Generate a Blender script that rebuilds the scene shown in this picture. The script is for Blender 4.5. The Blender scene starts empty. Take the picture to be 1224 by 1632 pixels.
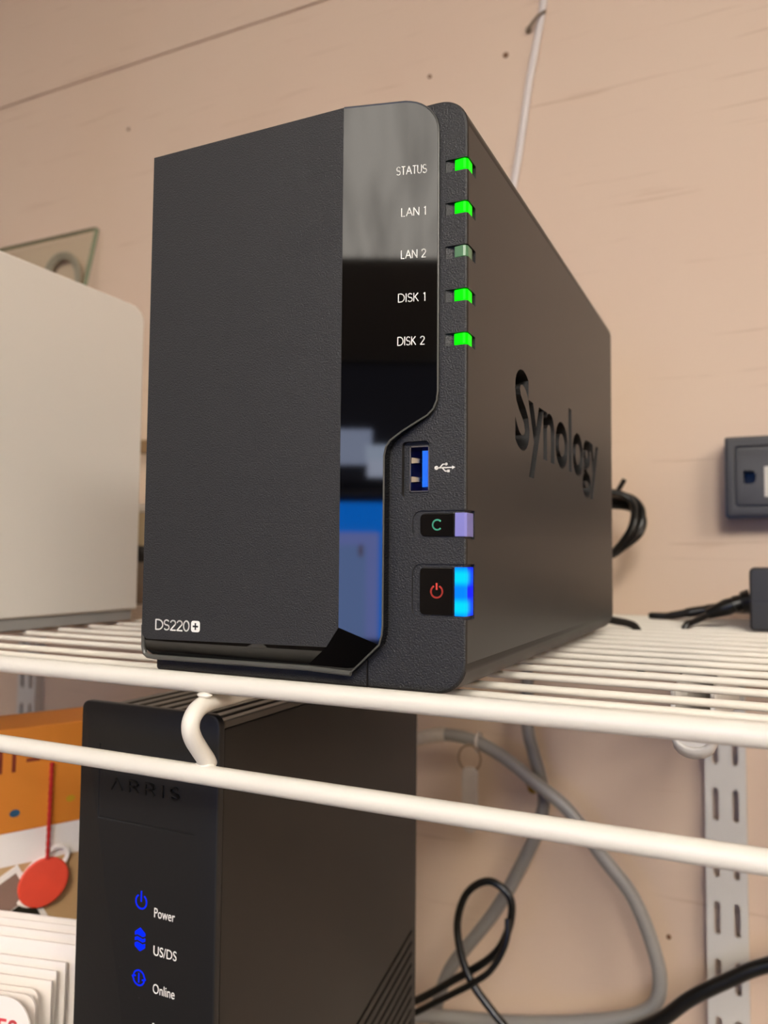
import bpy, bmesh, math, random
from mathutils import Vector, Matrix
random.seed(7)
S = bpy.context.scene
COL = S.collection
MM = 0.001
D2R = math.pi / 180

# ------------------------------------------------------------------ camera
F_PX = 1266.93
cd = bpy.data.cameras.new('camera')
cam = bpy.data.objects.new('camera', cd); COL.objects.link(cam)
cd.sensor_fit = 'VERTICAL'
cd.lens = 4.25
cd.sensor_height = 4.25 * 1632 / F_PX
cd.sensor_width = cd.sensor_height * 1224 / 1632
cd.clip_start = 0.005; cd.clip_end = 30
YAW, PITCH, ROLL = 0.4425, 0.0569, 0.0092
_f = Vector((-math.sin(YAW) * math.cos(PITCH), math.cos(YAW) * math.cos(PITCH), math.sin(PITCH)))
_r = Vector((math.cos(YAW), math.sin(YAW), 0)); _u = _r.cross(_f)
_r2 = _r * math.cos(ROLL) + _u * math.sin(ROLL); _u2 = -_r * math.sin(ROLL) + _u * math.cos(ROLL)
M = Matrix.Identity(4)
for i in range(3):
    M[i][0] = _r2[i]; M[i][1] = _u2[i]; M[i][2] = -_f[i]
M.translation = Vector((178.99, -201.55, 38.49)) * MM
cam.matrix_world = M
cd.dof.use_dof = True
cd.dof.focus_distance = 0.232
cd.dof.aperture_fstop = 2.1
S.camera = cam

# ------------------------------------------------------------------ world, light levels, exposure
w = bpy.data.worlds.new('world'); S.world = w; w.use_nodes = True
w.node_tree.nodes['Background'].inputs[0].default_value = (0.9, 0.8, 0.7, 1)
w.node_tree.nodes['Background'].inputs[1].default_value = 0.0
PANEL_DIM, PANEL_KEY, PANEL_FILL, PANEL_FAR, PANEL_SIDE = 5.4, 46.0, 11.0, 8.0, 33.0     # radiance of the ceiling light diffusers
SCREEN = 12.0             # radiance of the computer screens behind the camera
S.view_settings.view_transform = 'Standard'
S.view_settings.look = 'None'
S.view_settings.gamma = 1.0
S.view_settings.use_curve_mapping = False
S.view_settings.exposure = 0.0

# ------------------------------------------------------------------ helpers
ORG = {}
def lin(c):
    return tuple(((x / 255) / 12.92 if x / 255 <= 0.04045 else ((x / 255 + 0.055) / 1.055) ** 2.4) for x in c)

def new_mat(name):
    m = bpy.data.materials.new(name); m.use_nodes = True
    nt = m.node_tree; b = nt.nodes['Principled BSDF']
    return m, nt, b

def mat(name, col, rough=0.5, metal=0.0, ior=1.5, bump=None, var=None, emit=None, stren=0.0, trans=0.0, dust=None, coat=0.0):
    """col sRGB 0-255; bump (scale, strength, distance mm); var (scale, amount)"""
    m, nt, b = new_mat(name)
    c = lin(col)
    b.inputs['Base Color'].default_value = (*c, 1)
    b.inputs['Roughness'].default_value = rough
    b.inputs['Metallic'].default_value = metal
    b.inputs['IOR'].default_value = ior
    b.inputs['Transmission Weight'].default_value = trans
    b.inputs['Coat Weight'].default_value = coat
    if emit:
        b.inputs['Emission Color'].default_value = (*lin(emit), 1)
        b.inputs['Emission Strength'].default_value = stren
    tc = nt.nodes.new('ShaderNodeTexCoord')
    last = None
    if var:
        n = nt.nodes.new('ShaderNodeTexNoise'); n.inputs['Scale'].default_value = var[0]; n.inputs['Detail'].default_value = 4
        nt.links.new(tc.outputs['Object'], n.inputs['Vector'])
        mx = nt.nodes.new('ShaderNodeMix'); mx.data_type = 'RGBA'
        k = var[1]
        mx.inputs[6].default_value = (*[x * (1 - k) for x in c], 1)
        mx.inputs[7].default_value = (*[min(1, x * (1 + k)) for x in c], 1)
        nt.links.new(n.outputs['Fac'], mx.inputs[0])
        last = mx.outputs[2]
    if dust:
        v = nt.nodes.new('ShaderNodeTexVoronoi'); v.inputs['Scale'].default_value = dust[0]
        nt.links.new(tc.outputs['Object'], v.inputs['Vector'])
        n2 = nt.nodes.new('ShaderNodeTexNoise'); n2.inputs['Scale'].default_value = 45; n2.inputs['Detail'].default_value = 2
        nt.links.new(tc.outputs['Object'], n2.inputs['Vector'])
        lt = nt.nodes.new('ShaderNodeMath'); lt.operation = 'LESS_THAN'; lt.inputs[1].default_value = dust[1]
        nt.links.new(v.outputs['Distance'], lt.inputs[0])
        gt = nt.nodes.new('ShaderNodeMath'); gt.operation = 'GREATER_THAN'; gt.inputs[1].default_value = dust[2]
        nt.links.new(n2.outputs['Fac'], gt.inputs[0])
        mu = nt.nodes.new('ShaderNodeMath'); mu.operation = 'MULTIPLY'
        nt.links.new(lt.outputs[0], mu.inputs[0]); nt.links.new(gt.outputs[0], mu.inputs[1])
        m2 = nt.nodes.new('ShaderNodeMix'); m2.data_type = 'RGBA'
        m2.inputs[6].default_value = (*c, 1); m2.inputs[7].default_value = (0.16, 0.15, 0.13, 1)
        if last: nt.links.new(last, m2.inputs[6])
        nt.links.new(mu.outputs[0], m2.inputs[0]); last = m2.outputs[2]
    if last: nt.links.new(last, b.inputs['Base Color'])
    if bump:
        n = nt.nodes.new('ShaderNodeTexNoise'); n.inputs['Scale'].default_value = bump[0]; n.inputs['Detail'].default_value = 3
        nt.links.new(tc.outputs['Object'], n.inputs['Vector'])
        bp = nt.nodes.new('ShaderNodeBump'); bp.inputs['Strength'].default_value = bump[1]; bp.inputs['Distance'].default_value = bump[2] * MM
        nt.links.new(n.outputs['Fac'], bp.inputs['Height']); nt.links.new(bp.outputs['Normal'], b.inputs['Normal'])
    return m

def tag(o, label=None, cat=None, group=None, kind=None):
    if label: o['label'] = label
    if cat: o['category'] = cat
    if group: o['group'] = group
    if kind: o['kind'] = kind
    return o

def thing(name, org, label, cat, group=None):
    o = bpy.data.objects.new(name, None); COL.objects.link(o)
    o.empty_display_size = 0.02
    o.location = Vector(org) * MM
    ORG[o] = Vector(org)
    return tag(o, label, cat, group)

def bm_obj(name, bm, material, parent=None, org=None, smooth=35, bevel=None):
    """bm in world millimetres. org: own origin for a top-level mesh."""
    o3 = ORG[parent] if parent is not None else Vector(org if org is not None else (0, 0, 0))
    bmesh.ops.recalc_face_normals(bm, faces=bm.faces[:])
    for v in bm.verts: v.co = (v.co - o3) * MM
    me = bpy.data.meshes.new(name); bm.to_mesh(me); bm.free()
    mats = material if isinstance(material, (list, tuple)) else [material]
    for m in mats: me.materials.append(m)
    if smooth:
        for p in me.polygons: p.use_smooth = True
        me.set_sharp_from_angle(angle=smooth * D2R)
    o = bpy.data.objects.new(name, me); COL.objects.link(o)
    if parent is not None: o.parent = parent
    else: o.location = o3 * MM
    ORG[o] = o3
    if bevel:
        md = o.modifiers.new('bevel', 'BEVEL'); md.width = bevel * MM; md.segments = 3; md.limit_method = 'ANGLE'; md.angle_limit = 50 * D2R
        md.harden_normals = False
    return o

def box(bm, x0, x1, y0, y1, z0, z1, mi=0):
    vs = [bm.verts.new((x, y, z)) for x in (x0, x1) for y in (y0, y1) for z in (z0, z1)]
    for f in ((0, 1, 3, 2), (4, 6, 7, 5), (0, 4, 5, 1), (2, 3, 7, 6), (0, 2, 6, 4), (1, 5, 7, 3)):
        fa = bm.faces.new([vs[i] for i in f]); fa.material_index = mi

def obox(bm, c, ax, ay, az, hx, hy, hz):
    """oriented box"""
    c = Vector(c); ax = Vector(ax).normalized(); ay = Vector(ay).normalized(); az = Vector(az).normalized()
    vs = [bm.verts.new(c + ax * hx * i + ay * hy * j + az * hz * k) for i in (-1, 1) for j in (-1, 1) for k in (-1, 1)]
    for f in ((0, 1, 3, 2), (4, 6, 7, 5), (0, 4, 5, 1), (2, 3, 7, 6), (0, 2, 6, 4), (1, 5, 7, 3)):
        bm.faces.new([vs[i] for i in f])

def prism(bm, pts, ext):
    """pts list of 3D points (planar loop), ext vector"""
    ext = Vector(ext)
    a = [bm.verts.new(p) for p in pts]; b = [bm.verts.new(Vector(p) + ext) for p in pts]
    bm.faces.new(a); bm.faces.new(b[::-1])
    n = len(pts)
    for i in range(n): bm.faces.new((a[i], a[(i + 1) % n], b[(i + 1) % n], b[i]))

def rrect(x0, x1, z0, z1, r, n=6):
    rr = r if isinstance(r, (list, tuple)) else (r, r, r, r)     # bl, br, tr, tl
    out = []
    for (cx, cz, a0, q) in ((x0 + rr[0], z0 + rr[0], 180, rr[0]), (x1 - rr[1], z0 + rr[1], 270, rr[1]),
                            (x1 - rr[2], z1 - rr[2], 0, rr[2]), (x0 + rr[3], z1 - rr[3], 90, rr[3])):
        if q <= 0: out.append((cx, cz)); continue
        for k in range(n + 1):
            a = (a0 + 90 * k / n) * D2R
            out.append((cx + q * math.cos(a), cz + q * math.sin(a)))
    return out

def catmull(pts, sub=8, closed=False):
    P = [Vector(p) for p in pts]; n = len(P); out = []
    rng = n if closed else n - 1
    for i in range(rng):
        p0 = P[(i - 1) % n] if closed or i > 0 else P[0] * 2 - P[1]
        p1 = P[i]; p2 = P[(i + 1) % n]
        p3 = P[(i + 2) % n] if closed or i + 2 < n else P[-1] * 2 - P[-2]
        for k in range(sub):
            t = k / sub
            out.append(0.5 * ((2 * p1) + (-p0 + p2) * t + (2 * p0 - 5 * p1 + 4 * p2 - p3) * t * t + (-p0 + 3 * p1 - 3 * p2 + p3) * t ** 3))
    if not closed: out.append(P[-1])
    return out

def tube(bm, pts, r, seg=12, closed=False, mi=0):
    P = [Vector(p) for p in pts]; n = len(P)
    R = r if isinstance(r, (list, tuple)) else [r] * n
    rings = []; up = None
    for i in range(n):
        if closed: t = (P[(i + 1) % n] - P[i - 1])
        else: t = (P[min(i + 1, n - 1)] - P[max(i - 1, 0)])
        t.normalize()
        if up is None:
            up = Vector((0, 0, 1)) if abs(t.z) < 0.9 else Vector((1, 0, 0))
        up = (up - t * up.dot(t)); up.normalize(); sd = t.cross(up)
        rings.append([bm.verts.new(P[i] + (up * math.cos(2 * math.pi * k / seg) + sd * math.sin(2 * math.pi * k / seg)) * R[i]) for k in range(seg)])
    m = n if closed else n - 1
    for i in range(m):
        a, b = rings[i], rings[(i + 1) % n]
        for k in range(seg):
            f = bm.faces.new((a[k], a[(k + 1) % seg], b[(k + 1) % seg], b[k])); f.material_index = mi
    if not closed:
        bm.faces.new(rings[0]); bm.faces.new(rings[-1][::-1])

def lathe(bm, prof, c, axis='z', seg=28):
    """prof list of (r, h)"""
    rings = []
    for (r, h) in prof:
        ring = []
        for k in range(seg):
            a = 2 * math.pi * k / seg
            p = (r * math.cos(a), r * math.sin(a), h)
            if axis == 'y': p = (p[0], p[2], p[1])
            if axis == 'x': p = (p[2], p[0], p[1])
            ring.append(bm.verts.new(Vector(c) + Vector(p)))
        rings.append(ring)
    for i in range(len(rings) - 1):
        a, b = rings[i], rings[i + 1]
        for k in range(seg): bm.faces.new((a[k], a[(k + 1) % seg], b[(k + 1) % seg], b[k]))
    bm.faces.new(rings[0]); bm.faces.new(rings[-1][::-1])

def boolean(o, cutters):
    for bmc in cutters:
        c = bm_obj('cutter', bmc, o.data.materials[0], None, (0, 0, 0), smooth=0)
        c.matrix_world = Matrix.Identity(4)
        md = o.modifiers.new('cut', 'BOOLEAN'); md.operation = 'DIFFERENCE'; md.solver = 'EXACT'; md.use_self = True; md.object = c
        bpy.context.view_layer.update()
        dg = bpy.context.evaluated_depsgraph_get()
        me = bpy.data.meshes.new_from_object(o.evaluated_get(dg), depsgraph=dg)
        o.modifiers.remove(md)
        old = o.data; nm = old.name; o.data = me; bpy.data.meshes.remove(old); me.name = nm
        bpy.data.objects.remove(c)
    for p in o.data.polygons: p.use_smooth = True
    o.data.set_sharp_from_angle(angle=30 * D2R)

def arc(cx, cy, r, a0, a1, n=10, ry=None):
    ry = ry or r
    return [(cx + r * math.cos((a0 + (a1 - a0) * k / n) * D2R), cy + ry * math.sin((a0 + (a1 - a0) * k / n) * D2R)) for k in range(n + 1)]

GL = {
 'S': (.54, [arc(.27, .745, .25, 35, 270) + arc(.27, .25, .27, 90, -145, ry=.25)[1:]]),
 'T': (.5, [[(0, 1), (.5, 1)], [(.25, 1), (.25, 0)]]),
 'A': (.74, [[(0, 0), (.37, 1), (.74, 0)], [(.13, .35), (.61, .35)]]),
 'V': (.74, [[(0, 0), (.37, 1), (.74, 0)]]),
 'U': (.56, [[(0, 1), (0, .28)] + arc(.28, .28, .28, 180, 360)[1:] + [(.56, 1)]]),
 'L': (.4, [[(0, 1), (0, 0), (.4, 0)]]),
 'N': (.64, [[(0, 0), (0, 1), (.64, 0), (.64, 1)]]),
 'D': (.74, [[(0, 0), (0, 1), (.26, 1)] + arc(.26, .5, .48, 90, -90, ry=.5)[1:] + [(0, 0)]]),
 'I': (.04, [[(.02, 0), (.02, 1)]]),
 'K': (.55, [[(0, 0), (0, 1)], [(.5, 1), (0, .42)], [(.15, .57), (.55, 0)]]),
 '1': (.18, [[(0, .86), (.16, 1), (.16, 0)]]),
 '2': (.55, [arc(.27, .72, .26, 165, -38) + [(0, 0), (.55, 0)]]),
 '0': (.56, [arc(.28, .5, .28, 0, 360, 18, ry=.5)]),
 'R': (.6, [[(0, 0), (0, 1), (.33, 1)] + arc(.33, .74, .26, 90, -90)[1:] + [(0, .48)], [(.32, .48), (.6, 0)]]),
 'C': (.8, [arc(.48, .5, .48, 45, 315, 16, ry=.5)]),
 'E': (.45, [[(.45, 1), (0, 1), (0, 0), (.45, 0)], [(0, .52), (.4, .52)]]),
 'H': (.6, [[(0, 0), (0, 1)], [(.6, 0), (.6, 1)], [(0, .52), (.6, .52)]]),
 '-': (.5, [[(0, .45), (.5, .45)]]),
 ' ': (.25, []),
}
def stroke_text(s, sp=.2):
    x = 0; out = []
    for ch in s:
        wd, ls = GL[ch]
        for l in ls: out.append([(x + p[0], p[1]) for p in l])
        x += wd + sp
    return out, x - sp

def strokes(bm, polys, org, u, v, n, wid, th, sx=1.0, sy=1.0):
    """ribbon strokes: polys in 2D, mapped org + u*x + v*y, raised th along n"""
    org = Vector(org); u = Vector(u).normalized(); v = Vector(v).normalized(); n = Vector(n).normalized()
    for pl in polys:
        P = [org + u * (p[0] * sx) + v * (p[1] * sy) for p in pl]
        for a, b in zip(P[:-1], P[1:]):
            d = b - a; L = d.length
            if L < 1e-6: continue
            d /= L; s = n.cross(d)
            obox(bm, (a + b) / 2 + n * (th / 2), d, s, n, L / 2 + wid * 0.22, wid / 2, th / 2)

def font_mesh(text, size, org, u, v, n, depth, offset=0.0, sx=1.0, spacing=1.0):
    """bundled default font turned into a bmesh; org = baseline left, mm"""
    cu = bpy.data.curves.new('text', 'FONT'); cu.body = text; cu.size = 1.0; cu.extrude = 0.5; cu.offset = offset; cu.space_character = spacing
    cu.resolution_u = 5
    o = bpy.data.objects.new('text', cu); COL.objects.link(o)
    bpy.context.view_layer.update(); dg = bpy.context.evaluated_depsgraph_get()
    me = bpy.data.meshes.new_from_object(o.evaluated_get(dg), depsgraph=dg)
    bm = bmesh.new(); bm.from_mesh(me)
    bpy.data.objects.remove(o); bpy.data.curves.remove(cu); bpy.data.meshes.remove(me)
    org = Vector(org); u = Vector(u).normalized(); v = Vector(v).normalized(); n = Vector(n).normalized()
    xs = [q.co.x for q in bm.verts]; x0, x1 = min(xs), max(xs)
    for q in bm.verts:
        x, y, z = q.co
        q.co = org + u * ((x - x0) * size * sx) + v * (y * size) + n * ((z + 0.5) * depth)
    bmesh.ops.remove_doubles(bm, verts=bm.verts[:], dist=1e-5)
    return bm, (x1 - x0) * size * sx

def copy_tree(o, parent=None, loc=None):
    c = o.copy(); COL.objects.link(c); c.parent = parent
    if loc is not None: c.location = Vector(loc) * MM
    for ch in list(o.children): copy_tree(ch, c)
    return c

# ------------------------------------------------------------------ materials
def wall_material():
    m, nt, b = new_mat('painted_board'); N = nt.nodes; L = nt.links
    tc = N.new('ShaderNodeTexCoord')
    base = lin((207, 184, 163))
    mp = N.new('ShaderNodeMapping'); mp.inputs['Scale'].default_value = (9, 1, 190); mp.inputs['Rotation'].default_value = (0, 1.5 * D2R, 0)
    L.new(tc.outputs['Object'], mp.inputs['Vector'])
    n1 = N.new('ShaderNodeTexNoise'); n1.inputs['Scale'].default_value = 1.0; n1.inputs['Detail'].default_value = 3; n1.inputs['Distortion'].default_value = 0.35
    L.new(mp.outputs[0], n1.inputs['Vector'])
    r1 = N.new('ShaderNodeValToRGB'); r1.color_ramp.elements[0].position = 0.24; r1.color_ramp.elements[1].position = 0.37
    r1.color_ramp.elements[0].color = (0.80, 0.74, 0.70, 1); r1.color_ramp.elements[1].color = (1, 1, 1, 1)
    L.new(n1.outputs['Fac'], r1.inputs['Fac'])
    n2 = N.new('ShaderNodeTexNoise'); n2.inputs['Scale'].default_value = 6; n2.inputs['Detail'].default_value = 2
    L.new(tc.outputs['Object'], n2.inputs['Vector'])
    r2 = N.new('ShaderNodeValToRGB'); r2.color_ramp.elements[0].position = 0.3; r2.color_ramp.elements[1].position = 0.7
    r2.color_ramp.elements[0].color = (base[0] * .97, base[1] * .94, base[2] * .93, 1); r2.color_ramp.elements[1].color = (*base, 1)
    L.new(n2.outputs['Fac'], r2.inputs['Fac'])
    mx = N.new('ShaderNodeMix'); mx.data_type = 'RGBA'; mx.blend_type = 'MULTIPLY'; mx.inputs[0].default_value = 1.0
    L.new(r2.outputs[0], mx.inputs[6]); L.new(r1.outputs[0], mx.inputs[7])
    L.new(mx.outputs[2], b.inputs['Base Color'])
    bp = N.new('ShaderNodeBump'); bp.inputs['Strength'].default_value = 0.5; bp.inputs['Distance'].default_value = 0.0006
    ad = N.new('ShaderNodeMath'); ad.operation = 'MULTIPLY_ADD'; ad.inputs[1].default_value = 1.0
    L.new(r1.outputs[0], ad.inputs[0])
    n3 = N.new('ShaderNodeTexNoise'); n3.inputs['Scale'].default_value = 220; L.new(tc.outputs['Object'], n3.inputs['Vector'])
    mu = N.new('ShaderNodeMath'); mu.operation = 'MULTIPLY'; mu.inputs[1].default_value = 0.25; L.new(n3.outputs['Fac'], mu.inputs[0])
    L.new(mu.outputs[0], ad.inputs[2]); L.new(ad.outputs[0], bp.inputs['Height']); L.new(bp.outputs[0], b.inputs['Normal'])
    b.inputs['Roughness'].default_value = 0.55
    return m

M_WALL = wall_material()
M_SEAM = mat('board_joint', (120, 90, 70), 0.8)
M_PLASTER = mat('room_paint', (142, 130, 118), 0.8, var=(3, .05))
M_DARKWALL = mat('dark_room_paint', (96, 84, 72), 0.8, var=(3, .1))
M_CEIL = mat('ceiling_paint', (200, 194, 184), 0.9, var=(3, .04))
M_FLOOR = mat('floor_vinyl', (92, 82, 72), 0.5, var=(8, .15))
M_WIRE = mat('ivory_epoxy', (222, 217, 206), 0.32, bump=(260, .25, .15), var=(60, .03))
M_CASE = mat('charcoal_textured_plastic', (31, 31, 32), 0.46, bump=(2300, .65, .38), dust=(520, .05, .66))
M_SIDE = mat('charcoal_satin_plastic', (34, 31, 28), 0.40, ior=1.45)
M_FACE = mat('charcoal_matte_face', (35, 35, 36), 0.55, bump=(2300, .65, .38), dust=(420, .045, .63))
M_GLOSS = mat('piano_black', (5, 5, 6), 0.035, ior=1.52, dust=(420, .02, .72))
M_BLACK = mat('black_plastic', (14, 14, 14), 0.35)
M_RUBBER = mat('black_rubber', (16, 16, 16), 0.7)
M_WHITEINK = mat('white_ink', (235, 233, 226), 0.6)
M_RIM = mat('satin_dark_edge', (78, 78, 74), 0.3)

# ------------------------------------------------------------------ the setting
def struct(name, bm, m, parent=None, org=(0, 0, 0)):
    o = bm_obj(name, bm, m, parent, org, smooth=0)
    if parent is None: o['kind'] = 'structure'
    return o
X0, X1, Y0, YW, Z0, Z1 = -1800, 2600, -5600, 385, -1100, 1300
bm = bmesh.new(); box(bm, X0, X1, YW + 12, YW + 80, Z0, Z1)
wall_back = struct('wall_back', bm, M_SEAM, org=(0, YW + 40, 0))
tag(wall_back, 'wall of horizontal painted beige boards behind the shelves', 'wall')
for (za, zb) in ((Z0, -330), (-329, 529.3), (530.5, 900), (901, Z1)):
    bm = bmesh.new(); box(bm, X0, X1, YW, YW + 12, za, zb)
    bm_obj('plank', bm, M_WALL, wall_back, smooth=0, bevel=1.0)
bm = bmesh.new(); box(bm, X0 - 80, X1 + 80, Y0 - 80, YW + 80, Z0 - 60, Z0)
tag(struct('floor', bm, M_FLOOR, org=(0, -2500, Z0)), 'floor of the room', 'floor')
bm = bmesh.new(); box(bm, X0 - 80, X1 + 80, Y0 - 80, YW + 80, Z1, Z1 + 60)
tag(struct('ceiling', bm, M_CEIL, org=(0, -2500, Z1)), 'off-white ceiling of the room', 'ceiling')
bm = bmesh.new(); box(bm, X0 - 80, X0, Y0, YW + 80, Z0, Z1)
tag(struct('wall_left', bm, M_PLASTER, org=(X0, -2500, 0)), 'beige wall at the left of the room', 'wall')
bm = bmesh.new(); box(bm, X1, X1 + 80, Y0, YW + 80, Z0, Z1)
tag(struct('wall_right', bm, M_PLASTER, org=(X1, -2500, 0)), 'beige wall at the right of the room', 'wall')
bm = bmesh.new(); box(bm, X0, X1, Y0 - 80, Y0, Z0, Z1)
tag(struct('wall_front', bm, M_DARKWALL, org=(0, Y0, 0)), 'darker wall across the room, behind the camera', 'wall')

# ceiling lights: the reflected ones, plus unseen panels added for key and fill
def diffuser_material(DIFFUSER):
    m, nt, b = new_mat('light_diffuser'); N = nt.nodes; L = nt.links
    tc = N.new('ShaderNodeTexCoord'); mp = N.new('ShaderNodeMapping'); mp.inputs['Scale'].default_value = (16, 1.3, 1)
    L.new(tc.outputs['Object'], mp.inputs['Vector'])
    n = N.new('ShaderNodeTexNoise'); n.inputs['Scale'].default_value = 1; n.inputs['Detail'].default_value = 2; n.inputs['Distortion'].default_value = .4
    L.new(mp.outputs[0], n.inputs['Vector'])
    mr = N.new('ShaderNodeMapRange'); mr.inputs[1].default_value = .3; mr.inputs[2].default_value = .6; mr.inputs[3].default_value = DIFFUSER * .62; mr.inputs[4].default_value = DIFFUSER
    L.new(n.outputs['Fac'], mr.inputs[0])
    b.inputs['Base Color'].default_value = (.8, .8, .8, 1)
    b.inputs['Emission Color'].default_value = (1.0, .93, .83, 1)
    L.new(mr.outputs[0], b.inputs['Emission Strength'])
    return m
M_FIX = mat('white_steel', (225, 225, 222), 0.4)
def troffer(cx, cy, hx, hy, rad, label):
    t = thing('ceiling_light', (cx, cy, Z1), label, 'ceiling light', 'ceiling light panels')
    bm = bmesh.new(); box(bm, cx - hx, cx + hx, cy - hy, cy + hy, Z1 - 38, Z1 - 34)
    bm_obj('diffuser', bm, diffuser_material(rad), t, smooth=0)
    bm = bmesh.new()
    for (a, b_, c, d) in ((-hx - 22, -hx, -hy - 22, hy + 22), (hx, hx + 22, -hy - 22, hy + 22), (-hx, hx, -hy - 22, -hy), (-hx, hx, hy, hy + 22)):
        box(bm, cx + a, cx + b_, cy + c, cy + d, Z1 - 40, Z1 - 0.5)
    bm_obj('frame', bm, M_FIX, t, smooth=0)
troffer(150, -2350, 330, 620, PANEL_DIM, 'long ceiling light panel reflected in the glossy black edge of the storage box')
troffer(900, -2250, 330, 620, PANEL_KEY, 'unseen bright key panel added right of the one reflected in the storage box')  # unseen panel added as key light, outside the glossy edge's reflection
troffer(-800, -2250, 330, 620, PANEL_FILL, 'unseen ceiling fill panel added nearest the wall at the left')  # no known lamp here; added as fill from the left
troffer(1950, -1700, 330, 620, PANEL_SIDE, 'unseen ceiling fill panel added in the corner by the wall at the right')  # unseen panel added to brighten surfaces that face right
troffer(770, -4650, 330, 450, PANEL_FAR, 'ceiling light panel far across the room')

# ------------------------------------------------------------------ upper and lower wire shelves
WIRE_R, RAIL_R, ROD_R = 1.25, 2.88, 2.65
def wire_shelf(zoff, label, hooks, top):
    root = thing('wire_shelf', (0, 180, zoff), label, 'shelf', 'white wire shelves')
    XA, XB = -720, 620
    def rod(name, y, z, r):
        bm = bmesh.new(); tube(bm, [(XA, y, z + zoff), ((XA + XB) / 2, y, z + zoff), (XB, y, z + zoff)], r, 20)
        return bm_obj(name, bm, M_WIRE, root)
    rod('front_rail', -8.4, 0.7, RAIL_R)
    rod('lip_rail', -8.6, -26.0, RAIL_R)
    first = None
    for y in [22.0, 40.5] + [65 + 21.0 * k for k in range(15)]:
        if first is None: first = rod('deck_wire', y, -WIRE_R, WIRE_R)
        else:
            c = first.copy(); COL.objects.link(c); c.location = Vector((0, y - 22.0, 0)) * MM
    rod('back_rail', 371, -2.6, RAIL_R)
    for x in hooks:
        zc = -WIRE_R * 2 - ROD_R + .2
        pts = [(x, 371, zc), (x, 200, zc), (x, 60, zc), (x, 2, zc), (x, -6, zc - .2), (x, -11.2, zc - 1.2), (x, -14.2, zc - 3.6), (x, -14.8, zc - 6.6), (x, -13.4, zc - 9.8), (x, -10.4, zc - 13.4), (x, -7.4, zc - 16.8), (x, -6.0, zc - 18.8)]
        pts = pts[:3] + catmull(pts[3:], 5)
        bm = bmesh.new(); tube(bm, [(p[0], p[1], p[2] + zoff) for p in pts], ROD_R, 18)
        c = bm_obj('cross_rod', bm, M_WIRE, root)
        bm = bmesh.new()      # weld beads where the rod meets the rails
        bmesh.ops.create_uvsphere(bm, u_segments=16, v_segments=10, radius=1.0)
        for v in bm.verts: v.co = Vector((x, -7.6, -23.4 + zoff)) + Vector((v.co.x * 3.4, v.co.y * 2.4, v.co.z * 1.0))
        bm_obj('weld', bm, M_WIRE, c)
        bm = bmesh.new(); bmesh.ops.create_uvsphere(bm, u_segments=16, v_segments=10, radius=1.0)
        for v in bm.verts: v.co = Vector((x + .6, -9.4, -2.6 + zoff)) + Vector((v.co.x * 2.6, v.co.y * 1.6, v.co.z * .9))
        bm_obj('weld', bm, M_WIRE, c)
    return root
wire_shelf(0, 'white wire shelf carrying the black storage box and the white case', (-275, 29.3, 335), True)
ZL = -301
wire_shelf(ZL, 'lower white wire shelf under the black modem, mostly out of view', (-275, 29.3, 335), False)

# slotted wall standards
M_STD = mat('white_enamel_steel', (200, 196, 190), 0.4, bump=(400, .1, .2))
def standard(xc, label):
    root = thing('wall_standard', (xc, YW, ZL - 20), label, 'shelf standard', 'slotted wall standards')
    z0, z1 = -520, -8
    bm = bmesh.new()
    prism(bm, [(xc - 12.5, YW, z0), (xc - 12.5, YW - 11, z0), (xc + 12.5, YW - 11, z0), (xc + 12.5, YW, z0), (xc + 10.9, YW, z0), (xc + 10.9, YW - 9.4, z0), (xc - 10.9, YW - 9.4, z0), (xc - 10.9, YW, z0)], (0, 0, z1 - z0))
    o = bm_obj('channel', bm, M_STD, root, smooth=0)
    cut = bmesh.new()
    for k in range(-2, 11):
        zt = -111 - 36.4 * k
        for xs in (-6.0, 6.0):
            loop = [(xc + xs + p[0], YW - 14, p[1]) for p in rrect(-1.9, 1.9, zt - 21, zt, 1.7, 4)]
            prism(cut, loop, (0, 8, 0))
    boolean(o, [cut])
standard(155.6, 'white double-slotted wall standard hanging below the shelf at right')
standard(-489, 'white double-slotted wall standard at far left above the orange box')

# shelf brackets hooked into the standards, seen end-on under the deck
def bracket(xc, label):
    root = thing('shelf_bracket', (xc, YW - 11, -40), label, 'shelf bracket', 'shelf brackets')
    bm = bmesh.new()
    rows = []
    for (y, zb, zt) in ((72, -22, -3.6), (76, -25.5, -3.6), (90, -27, -3.6), (200, -36, -3.6), (360, -55, -3.6), (366, -56, -7.5), (YW - 11.6, -58, -7.5)):
        hw = 6.6
        ring = [(xc - hw, y, zt)]
        for k in range(9):
            a = (180 + 180 * k / 8) * D2R
            ring.append((xc + hw * math.cos(a), y, zb + 5.0 + 5.0 * math.sin(a)))
        ring.append((xc + hw, y, zt))
        rows.append([bm.verts.new(p) for p in ring])
    for a, b_ in zip(rows[:-1], rows[1:]):
        for i in range(len(a) - 1): bm.faces.new((a[i], a[i + 1], b_[i + 1], b_[i]))
    o = bm_obj('channel', bm, M_STD, root)
    md = o.modifiers.new('thick', 'SOLIDIFY'); md.thickness = 1.4 * MM; md.offset = -1
    bm = bmesh.new(); loop = [(xc + 6 * math.cos(a * D2R), 73.5, -16.5 + 6 * math.sin(a * D2R)) for a in range(180, 361, 20)]
    loop += [(xc + 6, 73.5, -13), (xc - 6, 73.5, -13)]
    prism(bm, loop, (0, 1.5, 0)); bm_obj('nose', bm, M_STD, root, smooth=0)
    for s in (-1, 1):
        bm = bmesh.new(); box(bm, xc + s * 6 - 1, xc + s * 6 + 1, YW - 16, YW - 4, -48, -30); bm_obj('hook', bm, M_STD, root, smooth=0)
bracket(158.6, 'white channel bracket with a rounded nose under the shelf at right')

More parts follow.
